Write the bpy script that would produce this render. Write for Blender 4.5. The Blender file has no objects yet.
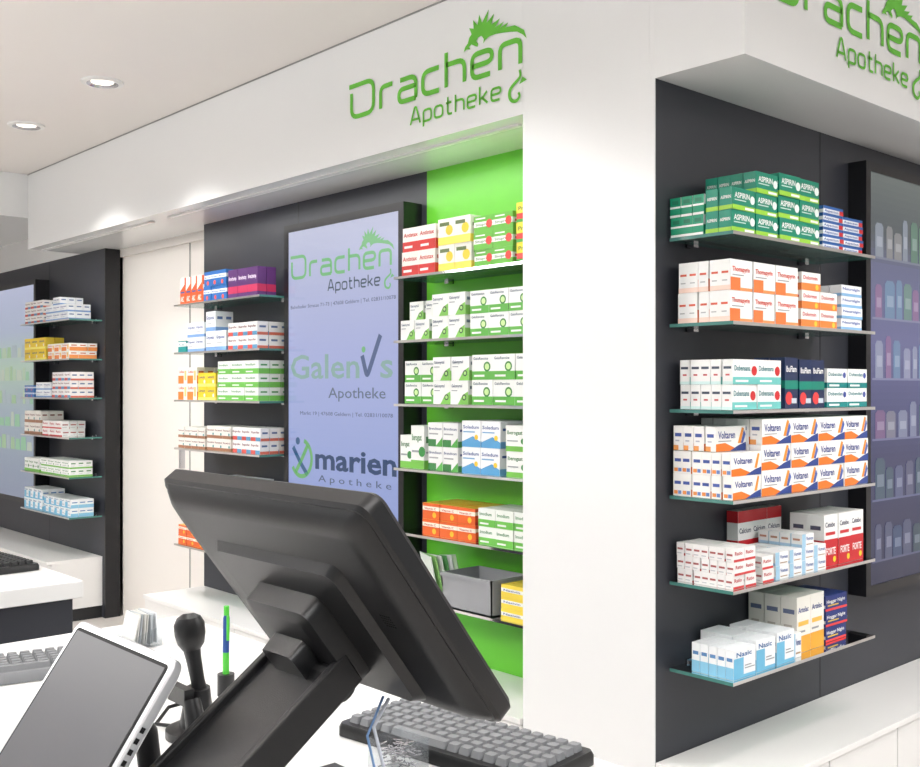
import bpy, math, random
from mathutils import Vector, Matrix
random.seed(7)
sc = bpy.context.scene
try:
    sc.view_settings.view_transform = 'Standard'
    sc.view_settings.look = 'None'
except Exception: pass

# ------------------------------------------------------------------ helpers
def lin(c):
    return tuple((x/255/12.92) if x/255 <= 0.04045 else ((x/255+0.055)/1.055)**2.4 for x in c[:3]) + (1.0,)

def mat(name, col, rough=0.5, metal=0.0, spec=0.5, coat=0.0, emit=None, estr=0.0, bump=0.0, bscale=200, var=0.0, vscale=3.0):
    m = bpy.data.materials.new(name); m.use_nodes = True
    nt = m.node_tree; p = nt.nodes['Principled BSDF']
    c = lin(col)
    p.inputs['Base Color'].default_value = c
    p.inputs['Roughness'].default_value = rough
    p.inputs['Metallic'].default_value = metal
    p.inputs['Specular IOR Level'].default_value = spec
    p.inputs['Coat Weight'].default_value = coat
    if emit:
        p.inputs['Emission Color'].default_value = lin(emit)
        p.inputs['Emission Strength'].default_value = estr
    if var > 0:
        n = nt.nodes.new('ShaderNodeTexNoise'); n.inputs['Scale'].default_value = vscale
        tc = nt.nodes.new('ShaderNodeTexCoord'); nt.links.new(tc.outputs['Object'], n.inputs['Vector'])
        r = nt.nodes.new('ShaderNodeMix'); r.data_type = 'RGBA'
        r.inputs[6].default_value = tuple(x*(1-var) for x in c[:3])+(1,)
        r.inputs[7].default_value = tuple(min(1, x*(1+var)) for x in c[:3])+(1,)
        nt.links.new(n.outputs['Fac'], r.inputs[0]); nt.links.new(r.outputs[2], p.inputs['Base Color'])
    if bump > 0:
        n = nt.nodes.new('ShaderNodeTexNoise'); n.inputs['Scale'].default_value = bscale
        tc = nt.nodes.new('ShaderNodeTexCoord'); nt.links.new(tc.outputs['Object'], n.inputs['Vector'])
        b = nt.nodes.new('ShaderNodeBump'); b.inputs['Strength'].default_value = bump
        b.inputs['Distance'].default_value = 0.001
        nt.links.new(n.outputs['Fac'], b.inputs['Height']); nt.links.new(b.outputs['Normal'], p.inputs['Normal'])
    return m

def attr_mat(name, rough=0.4, emit=0.0):
    m = bpy.data.materials.new(name); m.use_nodes = True
    nt = m.node_tree; p = nt.nodes['Principled BSDF']
    a = nt.nodes.new('ShaderNodeAttribute'); a.attribute_name = 'Col'
    p.inputs['Roughness'].default_value = rough
    if emit:
        p.inputs['Base Color'].default_value = (0.01, 0.01, 0.01, 1)
        nt.links.new(a.outputs['Color'], p.inputs['Emission Color'])
        p.inputs['Emission Strength'].default_value = emit
    else:
        nt.links.new(a.outputs['Color'], p.inputs['Base Color'])
    return m

def glass_mat(name, tint, dens=0.0, dcol=(150,190,182)):
    m = bpy.data.materials.new(name); m.use_nodes = True
    nt = m.node_tree; nt.nodes.clear()
    out = nt.nodes.new('ShaderNodeOutputMaterial')
    tr = nt.nodes.new('ShaderNodeBsdfTransparent'); tr.inputs[0].default_value = lin(tint)
    gl = nt.nodes.new('ShaderNodeBsdfGlossy'); gl.inputs['Roughness'].default_value = 0.05
    df = nt.nodes.new('ShaderNodeBsdfDiffuse'); df.inputs[0].default_value = lin(dcol)
    fr = nt.nodes.new('ShaderNodeFresnel'); fr.inputs[0].default_value = 1.5
    mx = nt.nodes.new('ShaderNodeMixShader'); m2 = nt.nodes.new('ShaderNodeMixShader')
    m2.inputs[0].default_value = dens
    nt.links.new(tr.outputs[0], m2.inputs[1]); nt.links.new(df.outputs[0], m2.inputs[2])
    nt.links.new(fr.outputs[0], mx.inputs[0]); nt.links.new(m2.outputs[0], mx.inputs[1]); nt.links.new(gl.outputs[0], mx.inputs[2])
    nt.links.new(mx.outputs[0], out.inputs[0])
    return m

class B:
    def __init__(s): s.v=[]; s.f=[]; s.c=[]; s.m=[]
    def face(s, pts, col=(255,255,255), mi=0):
        n=len(s.v); s.v += [tuple(p) for p in pts]; s.f.append(tuple(range(n,n+len(pts)))); s.c.append(col); s.m.append(mi)
    def box(s, a, b, col=(255,255,255), mi=0, M=None):
        x0,y0,z0=a; x1,y1,z1=b
        P=[Vector((x,y,z)) for z in (z0,z1) for y in (y0,y1) for x in (x0,x1)]
        if M is not None: P=[M@p for p in P]
        n=len(s.v); s.v += [tuple(p) for p in P]
        for q in ((0,2,3,1),(4,5,7,6),(0,1,5,4),(2,6,7,3),(0,4,6,2),(1,3,7,5)):
            s.f.append(tuple(n+i for i in q)); s.c.append(col); s.m.append(mi)
    def mesh(s, vs, fs, col, mi=0):
        n=len(s.v); s.v += [tuple(p) for p in vs]
        for f in fs: s.f.append(tuple(n+i for i in f)); s.c.append(col); s.m.append(mi)
    def loft(s, rings, col=(255,255,255), mi=0, M=None, cap=True):
        # rings: (w,h,z,r[,cx,cy])
        L=[]
        for R in rings:
            w,h,z,r=R[:4]; cx,cy=(R[4],R[5]) if len(R)>4 else (0,0)
            r=min(r,w/2-1e-5,h/2-1e-5); pts=[]
            for (sx,sy,a0) in ((1,1,0),(-1,1,90),(-1,-1,180),(1,-1,270)):
                for k in range(6):
                    a=math.radians(a0+18*k)
                    pts.append(Vector((cx+sx*(w/2-r)+r*math.cos(a), cy+sy*(h/2-r)+r*math.sin(a), z)))
            if M is not None: pts=[M@p for p in pts]
            L.append(pts)
        n0=len(s.v)
        for pts in L: s.v += [tuple(p) for p in pts]
        N=len(L[0])
        for i in range(len(L)-1):
            for k in range(N):
                a=n0+i*N+k; b=n0+i*N+(k+1)%N
                s.f.append((a,b,b+N,a+N)); s.c.append(col); s.m.append(mi)
        if cap:
            s.f.append(tuple(n0+k for k in reversed(range(N)))); s.c.append(col); s.m.append(mi)
            e=n0+(len(L)-1)*N
            s.f.append(tuple(e+k for k in range(N))); s.c.append(col); s.m.append(mi)
    def tube(s, pts, rad, col=(255,255,255), mi=0, n=10, cap=True):
        pts=[Vector(p) for p in pts]; rs=rad if isinstance(rad,(list,tuple)) else [rad]*len(pts)
        n0=len(s.v); prev=None
        for i,p in enumerate(pts):
            t=(pts[min(i+1,len(pts)-1)]-pts[max(i-1,0)]).normalized()
            ref=Vector((0,0,1)) if abs(t.z)<0.9 else Vector((1,0,0))
            if prev is not None: ref=prev
            u=(ref-t*ref.dot(t)).normalized(); w=t.cross(u); prev=u
            for k in range(n):
                a=2*math.pi*k/n; s.v.append(tuple(p+(u*math.cos(a)+w*math.sin(a))*rs[i]))
        for i in range(len(pts)-1):
            for k in range(n):
                a=n0+i*n+k; b=n0+i*n+(k+1)%n
                s.f.append((a,b,b+n,a+n)); s.c.append(col); s.m.append(mi)
        if cap:
            s.f.append(tuple(n0+k for k in reversed(range(n)))); s.c.append(col); s.m.append(mi)
            e=n0+(len(pts)-1)*n; s.f.append(tuple(e+k for k in range(n))); s.c.append(col); s.m.append(mi)
    def build(s, name, mats, parent=None, smooth=False, bevel=0.0):
        me=bpy.data.meshes.new(name); me.from_pydata(s.v,[],s.f); me.update()
        ca=me.color_attributes.new('Col','FLOAT_COLOR','CORNER')
        buf=[]
        cache={}
        for f,c in zip(s.f,s.c):
            if c not in cache: cache[c]=lin(c)
            buf += list(cache[c])*len(f)
        ca.data.foreach_set('color',buf)
        for m in mats: me.materials.append(m)
        me.polygons.foreach_set('material_index', s.m)
        o=bpy.data.objects.new(name,me); sc.collection.objects.link(o)
        if parent: o.parent=parent
        if smooth:
            for p in me.polygons: p.use_smooth=True
            me.set_sharp_from_angle(angle=math.radians(35))
        if bevel>0:
            bm=o.modifiers.new('bevel','BEVEL'); bm.width=bevel; bm.segments=2; bm.limit_method='ANGLE'
        return o

def empty(name, loc=(0,0,0)):
    e=bpy.data.objects.new(name,None); e.location=loc; e.empty_display_size=0.1
    sc.collection.objects.link(e); return e

# text glyph cache
_tc={}
def text_mesh(s, bold=0.0):
    k=(s,bold)
    if k in _tc: return _tc[k]
    cu=bpy.data.curves.new('t','FONT'); cu.body=s; cu.resolution_u=2; cu.offset=bold
    cu.fill_mode='FRONT'
    o=bpy.data.objects.new('t',cu); sc.collection.objects.link(o)
    bpy.context.view_layer.update()
    dg=bpy.context.evaluated_depsgraph_get(); me=o.evaluated_get(dg).to_mesh()
    vs=[(v.co.x,v.co.y) for v in me.vertices]; fs=[tuple(p.vertices) for p in me.polygons]
    o.evaluated_get(dg).to_mesh_clear(); bpy.data.objects.remove(o); bpy.data.curves.remove(cu)
    if vs:
        x0=min(v[0] for v in vs); x1=max(v[0] for v in vs); vs=[(x-x0,y) for x,y in vs]; w=x1-x0
    else: w=1
    _tc[k]=(vs,fs,w); return _tc[k]

def put_text(b, s, O, u, v, width, capH, col, bold=0.0, mi=0):
    vs,fs,w=text_mesh(s,bold); sx=width/w; sy=capH/0.73
    b.mesh([O+u*(x*sx)+v*(y*sy) for x,y in vs], fs, col, mi)

# stroke lettering for the shop sign
def rnd(pts, r, closed=False):
    pts=[Vector((p[0],p[1])) for p in pts]; out=[]; n=len(pts)
    for i,p in enumerate(pts):
        if not closed and (i==0 or i==n-1): out.append(p); continue
        a=pts[i-1]; c=pts[(i+1)%n]
        ra=min(r,(a-p).length*0.5); rc=min(r,(c-p).length*0.5)
        A=p+(a-p).normalized()*ra; C=p+(c-p).normalized()*rc
        for k in range(6):
            t=k/5; out.append(A*(1-t)**2+p*2*t*(1-t)+C*t*t)
    if closed: out.append(out[0].copy())
    return out
def ribbon(b, pts, O, u, v, w, col, mi=0, closed=False):
    q=[pts[0]]
    for p in pts[1:]:
        if (p-q[-1]).length>1e-5: q.append(p)
    pts=q; n=len(pts); L=[];R=[]
    ws=w if isinstance(w,list) else [w]*n
    if len(ws)<n: ws=[ws[min(len(ws)-1,int(i*len(ws)/n))] for i in range(n)]
    for i,p in enumerate(pts):
        a=pts[i-1] if i>0 else (pts[-2] if closed else p); c=pts[i+1] if i<n-1 else (pts[1] if closed else p)
        d1=(p-a).normalized() if (p-a).length>1e-9 else (c-p).normalized()
        d2=(c-p).normalized() if (c-p).length>1e-9 else d1
        t=(d1+d2).normalized(); nn=Vector((-t.y,t.x)); k=max(0.5,nn.dot(Vector((-d1.y,d1.x))))
        L.append(p+nn*ws[i]/2/k); R.append(p-nn*ws[i]/2/k)
    vs=[O+u*p.x+v*p.y for p in L]+[O+u*p.x+v*p.y for p in R]
    b.mesh(vs,[(i,n+i,n+i+1,i+1) for i in range(n-1)],col,mi)
X=.66
GL={
'D':(1.02,[([(-.10,1),(.98,1),(.98,0),(0,0),(0,.78)],0,.30)]),
'r':(.5,[([(0,0),(0,X),(.5,X)],0,.2)]),
'a':(.68,[([(.05,X),(.68,X),(.68,0)],0,.25),([(.68,0),(0,0),(0,.38),(.68,.38)],0,.18)]),
'c':(.62,[([(.62,X),(0,X),(0,0),(.62,0)],0,.25)]),
'h':(.66,[([(0,0),(0,1)],0,0),([(0,X-.02),(.66,X-.02),(.66,0)],0,.25)]),
'e':(.68,[([(0,.33),(.68,.33),(.68,X),(0,X),(0,0),(.62,0)],0,.22)]),
'n':(.66,[([(0,0),(0,X),(.66,X),(.66,0)],0,.2)]),
'A':(.85,[([(0,0),(.36,1),(.49,1),(.85,0)],0,.1),([(.12,.28),(.73,.28)],0,0)]),
'p':(.66,[([(0,-.3),(0,X),(.66,X),(.66,0),(0,0)],0,.22)]),
'o':(.68,[([(0,0),(.68,0),(.68,X),(0,X)],1,.25)]),
't':(.5,[([(.15,1),(.15,0),(.5,0)],0,.2),([(0,X),(.45,X)],0,0)]),
'k':(.6,[([(0,0),(0,1)],0,0),([(0,.34),(.2,.34),(.55,X)],0,.1),([(.2,.34),(.6,0)],0,.05)]),
}
def word(b, s, O, u, v, width, cap, stroke, col, gap=.27, mi=0):
    tot=sum(GL[c][0] for c in s)+gap*(len(s)-1); sx=width/tot; x=0
    for c in s:
        w,st=GL[c]
        for pts,cl,r in st:
            P=rnd([(p[0],p[1]) for p in pts],r,bool(cl)) if r>0 else [Vector(p) for p in pts]
            P=[Vector(((p.x+x)*sx,p.y*cap)) for p in P]
            ribbon(b,P,O,u,v,stroke,col,mi,bool(cl))
        x+=w+gap
DR=[(.632,.088),(.640,.104),(.656,.114),(.664,.132),(.678,.142),(.664,.166),(.690,.158),(.686,.190),(.712,.166),(.722,.200),(.738,.168),(.776,.206),(.764,.162),(.806,.184),(.790,.150),(.838,.160),(.812,.136),(.860,.144),(.838,.128),(.884,.136),(.868,.122),(.918,.118),(.962,.092),(.975,.060),(.956,.078),(.930,.094),(.890,.102),(.850,.108),(.815,.112),(.780,.112),(.756,.104),(.744,.094),(.748,.110),(.734,.124),(.716,.122),(.704,.112),(.716,.100),(.712,.090),(.694,.098),(.678,.106),(.662,.100),(.672,.090),(.650,.094)]
def drm(x,y):
    # keep the figure clear of the lettering underneath
    t=max(0.0,min(1.0,(x-.632)/.30)); return (x+.034*(1-t), y+.016)
def logo(b, O, u, v, k, col, col2=None, mi=0):
    col2=col2 or col
    word(b,'Drachen',O,u,v,.945*k,.125*k,.0185*k,col,mi=mi)
    word(b,'Apotheke',O+u*.371*k-v*.098*k,u,v,.48*k,.062*k,.0088*k,col2,mi=mi)
    b.face([O+u*(p[0]*k)+v*(p[1]*k) for p in (drm(x,y) for x,y in DR)],col,mi)
    T=rnd([(.942,-.020),(.948,-.045),(.915,-.062),(.892,-.080),(.896,-.112),(.925,-.124),(.944,-.108),(.936,-.094)],.03)
    n=len(T); ribbon(b,[Vector((p.x*k,p.y*k)) for p in T],O,u,v,[.014*k*(1-.8*abs(i/n-.4)) for i in range(n)],col,mi)
    b.face([O+u*(.955*k)-v*(.045*k),O+u*(.975*k)-v*(.06*k),O+u*(.94*k)-v*(.068*k)],col,mi)

# ------------------------------------------------------------------ materials
M_white = mat('white_lacquer_panel',(239,240,240),0.22,coat=0.2,var=0.01,vscale=1.5)
M_ceil  = mat('ceiling_paint',(238,233,229),0.9,var=0.015,vscale=1.2,bump=0.1,bscale=90)
M_soff  = mat('soffit_paint',(235,234,232),0.6,var=0.01)
M_dark  = mat('anthracite_panel',(53,55,62),0.38,var=0.04,vscale=2,spec=0.35)
M_green = mat('green_back_panel',(102,196,50),0.35,var=0.02,vscale=2)
M_floor = mat('floor_vinyl',(205,200,195),0.35,var=0.05,vscale=6)
M_seam  = mat('panel_joint',(150,150,148),0.6)
M_seamd = mat('dark_joint',(30,31,34),0.6)
M_door  = mat('door_leaf_cream',(238,233,227),0.4,var=0.015)
M_sign  = mat('sign_green_vinyl',(108,194,68),0.5,spec=0.2)
M_cabw  = mat('cabinet_white',(236,235,233),0.3,var=0.01)
M_carton= attr_mat('printed_carton',0.38)
M_scr   = attr_mat('display_image',0.12,emit=0.88)
M_blk   = mat('black_plastic',(17,17,19),0.36,bump=0.2,bscale=900)
M_blk2  = mat('black_plastic_gloss',(14,14,15),0.16,coat=0.4)
M_frame = mat('screen_frame_black',(20,20,24),0.3)
M_chrome= mat('chrome',(200,200,205),0.18,metal=1.0)
M_silver= mat('silver_plastic',(205,206,208),0.3,metal=0.35)
M_key   = mat('key_grey',(122,124,127),0.5)
M_glass = glass_mat('shelf_glass',(214,236,228),dens=0.20)
M_edge  = glass_mat('shelf_glass_edge',(70,135,125),dens=0.85,dcol=(84,142,134))
M_clear = glass_mat('clear_acrylic',(240,243,245),dens=0.08,dcol=(225,230,235))
M_tabs  = mat('tablet_display_off',(84,84,87),0.38,spec=0.2,var=0.04,vscale=3)
M_lens  = mat('lamp_lens',(255,250,240),0.4,emit=(255,246,232),estr=1.6)
M_ctop  = mat('counter_solid_surface',(237,237,236),0.28,var=0.01)
M_paper = attr_mat('printed_paper',0.6)

# ------------------------------------------------------------------ room constants
YA=2.467; YB=2.82; ZS=2.41; ZC=2.90
XB=-1.865; XF=-1.563; XC=-2.406; XL=-6.933

def simple(name,a,b,m,bevel=0.0):
    q=B(); q.box(a,b); return q.build(name,[m],bevel=bevel)

simple('floor',(-9.2,-4,-0.05),(4,7,0),M_floor)
simple('ceiling',(-9.2,-4,ZC),(4,7,ZC+0.1),M_ceil)
simple('wall_left',(-9.3,-4,0),(-9.2,7,ZC),M_ceil)
simple('wall_far',(-9.2,6.6,0),(4,6.7,ZC),M_ceil)

q=B()
q.box((-9.2,YB,0),(-6.56,YB+.09,ZS),mi=0)
q.box((-6.56,YB,0),(-6.54,YB+.10,ZS),mi=3)
q.box((-5.226,YB,0),(-3.312,YB+.09,ZS),mi=0)
q.box((-3.312,YB,0),(XC,YB+.09,ZS),mi=1)
q.box((-9.2,YB,ZS),(XL,YB+.09,ZC),mi=2)
q.box((-9.2,YB+.60,0),(XC,YB+.70,ZC),mi=2)
for x in (-7.50,-4.28):
    q.box((x-.002,YB-.001,0.4),(x+.002,YB,ZS),mi=3)
q.build('wall_back',[M_dark,M_green,M_soff,M_frame])
q=B()
q.box((-6.54,YB+.12,0.0),(-5.24,YB+.16,2.36),mi=0)
q.box((-5.62,YB+.116,0.0),(-5.612,YB+.12,2.36),mi=1)
q.box((-6.54,YB+.10,2.36),(-5.226,YB+.16,ZS),mi=0)
q.box((-5.70,YB+.09,1.02),(-5.68,YB+.12,1.14),mi=2)
q.build('door_1',[M_door,M_seam,M_chrome])

q=B()
q.box((XL,YA,ZS),(XC,YB+.6,ZC),mi=0)
q.box((XB,YA,ZS),(XF,6.6,ZC),mi=0)
q.box((XL,YA-.004,ZC-.006),(XF,YA,ZC),mi=1)
FAS=q.build('wall_fascia',[M_white,M_seam],bevel=0.0008)
q=B(); q.box((-9.2,-2.5,2.615),(XL,YB,ZC)); q.build('wall_bulkhead',[M_white],bevel=0.003)
q=B(); q.box((XC,YA,0),(XB-.02,YB+.6,ZC),mi=0); q.box((XB-.02,YA,ZS),(XB,YA+.1,ZC))
q.build('wall_column',[M_white,M_seam],bevel=0.0008)
q=B(); q.box((XB-.02,YA+.004,0),(XB,6.6,ZS),mi=0)
for y in (3.424,4.75): q.box((XB,y-.002,.4),(XB+.001,y+.002,ZS),mi=1)
q.box((XB-.021,YA,0),(XB-.001,YA+.004,ZS),mi=2)
q.build('wall_right',[M_dark,M_seamd,M_white])

q=B(); logo(q,Vector((-3.36,YA-.003,2.580)),Vector((1,0,0)),Vector((0,0,1)),1.0,(92,182,58))
q.build('shop_sign',[M_sign])
q=B(); logo(q,Vector((XF+.003,2.594,2.606)),Vector((0,1,0)),Vector((0,0,1)),1.0,(92,182,58))
q.build('shop_sign',[M_sign])

def cab_A(x0,x1,n):
    q=B()
    q.box((x0,YA+.02,.08),(x1,YB-.002,.38),mi=0)
    q.box((x0,YA-.01,.38),(x1,YB-.002,.40),mi=0)
    q.box((x0+.01,YA+.06,0),(x1-.01,YB-.002,.08),mi=1)
    w=(x1-x0)/n
    for i in range(n):
        q.box((x0+i*w+.003,YA,.085),(x0+(i+1)*w-.003,YA+.019,.375),mi=0)
    q.build('base_cabinet',[M_cabw,M_seamd],bevel=.0015)
cab_A(-9.1,-6.58,5); cab_A(-5.22,XC-.003,6)
q=B()
q.box((XB+.002,YA+.01,.08),(XF-.02,6.5,.38),mi=0)
q.box((XB+.002,YA+.0,.38),(XF+.01,6.5,.40),mi=0)
q.box((XB+.002,YA+.02,0),(XF-.06,6.5,.08),mi=1)
y=YA+.01
while y<6.3:
    q.box((XF-.019,y+.003,.085),(XF,y+.447,.375),mi=0); y+=.45
q.build('base_cabinet',[M_cabw,M_seamd],bevel=.0015)

# ------------------------------------------------------------------ shelves
def MA(x0): return lambda s,o,z: Vector((x0+s,YB-o,z))
def MB(y0): return lambda s,o,z: Vector((XB+o,y0+s,z))
ZSH=[1.945,1.69,1.437,1.181,.926,.668]
def shelf(F,z,L,dep=.224):
    q=B(); t=.010
    P=lambda s,o,zz: F(s,o,zz)
    c=[(0,.006),(L,.006),(L,dep),(0,dep)]
    q.face([P(a,b,z) for a,b in c],mi=0); q.face([P(a,b,z-t) for a,b in c],mi=0)
    for i in range(4):
        a=c[i]; b=c[(i+1)%4]
        q.face([P(*a,z-t),P(*b,z-t),P(*b,z),P(*a,z)],mi=1)
    for s0 in (.10,L-.10):
        for (s1,s2,o1,o2,z1,z2) in ((-.012,.012,0,.03,z-.020,z-.0105),(-.012,.012,0,.006,z-.020,z+.010),(-.008,.008,.006,.028,z+.0005,z+.006)):
            pts=[F(s0+a,b_,c_) for c_ in (z1,z2) for b_ in (o1,o2) for a in (s1,s2)]
            n=len(q.v); q.v += [tuple(p) for p in pts]
            for k in ((0,2,3,1),(4,5,7,6),(0,1,5,4),(2,6,7,3),(0,4,6,2),(1,3,7,5)):
                q.f.append(tuple(n+i for i in k)); q.c.append((255,255,255)); q.m.append(2)
    return q.build('glass_shelf',[M_glass,M_edge,M_chrome])

WH=(240,240,238)
def deco(b,O,u,v,nrm,W,H,items):
    off=0.0004
    for k,it in enumerate(items):
        O2=O+nrm*(off*(1+k*.35))
        if it[0]=='r':
            _,a,c,d,e,col=it
            b.face([O2+u*(a*W)+v*(c*H),O2+u*(d*W)+v*(c*H),O2+u*(d*W)+v*(e*H),O2+u*(a*W)+v*(e*H)],col)
        elif it[0]=='p':
            b.face([O2+u*(x*W)+v*(y*H) for x,y in it[1]],it[2])
        elif it[0]=='c':
            _,a,c,r,col=it
            b.face([O2+u*(a*W+r*H*math.cos(t*math.pi/6))+v*(c*H+r*H*math.sin(t*math.pi/6)) for t in range(12)],col)
        elif it[0]=='t':
            _,s,a,c,wf,hf,col=it[:7]
            put_text(b,s,O2+u*(a*W)+v*(c*H),u,v,wf*W,hf*H,col,0.02)
def fine(col=(150,152,156),v0=.12,n=2,u0=.08,u1=.6):
    return [('r',u0,v0+i*.09,u1-(.15*i),v0+i*.09+.035,col) for i in range(n)]
def carton(b,F,s,o,z,w,d,h,D,rot=0.0):
    cs,co=s+w/2,o+d/2; ca,sa=math.cos(rot),math.sin(rot)
    def G(a,c,e):
        x=a-cs;y=c-co
        return F(cs+x*ca-y*sa, co+x*sa+y*ca, e)
    base=D['b']; endc=D.get('e',base); topc=D.get('top',base)
    p=lambda i,j,k: G(s+w*i,o+d*j,z+h*k)
    b.face([p(0,1,0),p(1,1,0),p(1,1,1),p(0,1,1)],base)
    b.face([p(0,0,0),p(1,0,0),p(1,0,1),p(0,0,1)],base)
    b.face([p(1,0,0),p(1,1,0),p(1,1,1),p(1,0,1)],endc)
    b.face([p(0,0,0),p(0,1,0),p(0,1,1),p(0,0,1)],endc)
    b.face([p(0,0,1),p(1,0,1),p(1,1,1),p(0,1,1)],topc)
    b.face([p(0,0,0),p(1,0,0),p(1,1,0),p(0,1,0)],topc)
    V=Vector((0,0,1))
    O=p(0,1,0); U=(p(1,1,0)-O).normalized(); N=(p(0,1,0)-p(0,0,0)).normalized()
    deco(b,O,U,V,N,w,h,D['f'])
    ei=D.get('ed',[])
    O=p(1,1,0); deco(b,O,-N,V,U,d,h,ei)
    O=p(0,0,0); deco(b,O,N,V,-U,d,h,ei)
def stack(b,F,z,s0,of,D,w,d,h,nx,nz,ny,gap=.002,skip=0.0):
    for k in range(nz):
        for i in range(nx):
            rows = ny[i] if isinstance(ny,(list,tuple)) else ny
            for j in range(rows):
                if skip and j==rows-1 and random.random()<skip: continue
                carton(b,F,s0+i*(w+gap)+random.uniform(-.0012,.0012),of-(k+1)*(d+gap)+random.uniform(-.002,.002),z+.0008+j*(h+.0006),w,d,h,D,random.uniform(-.02,.02))
R=lambda a,c,d,e,col:('r',a,c,d,e,col)
T=lambda s,a,c,w,h,col:('t',s,a,c,w,h,col)
RED=(205,40,45); YEL=(240,205,40)
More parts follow.
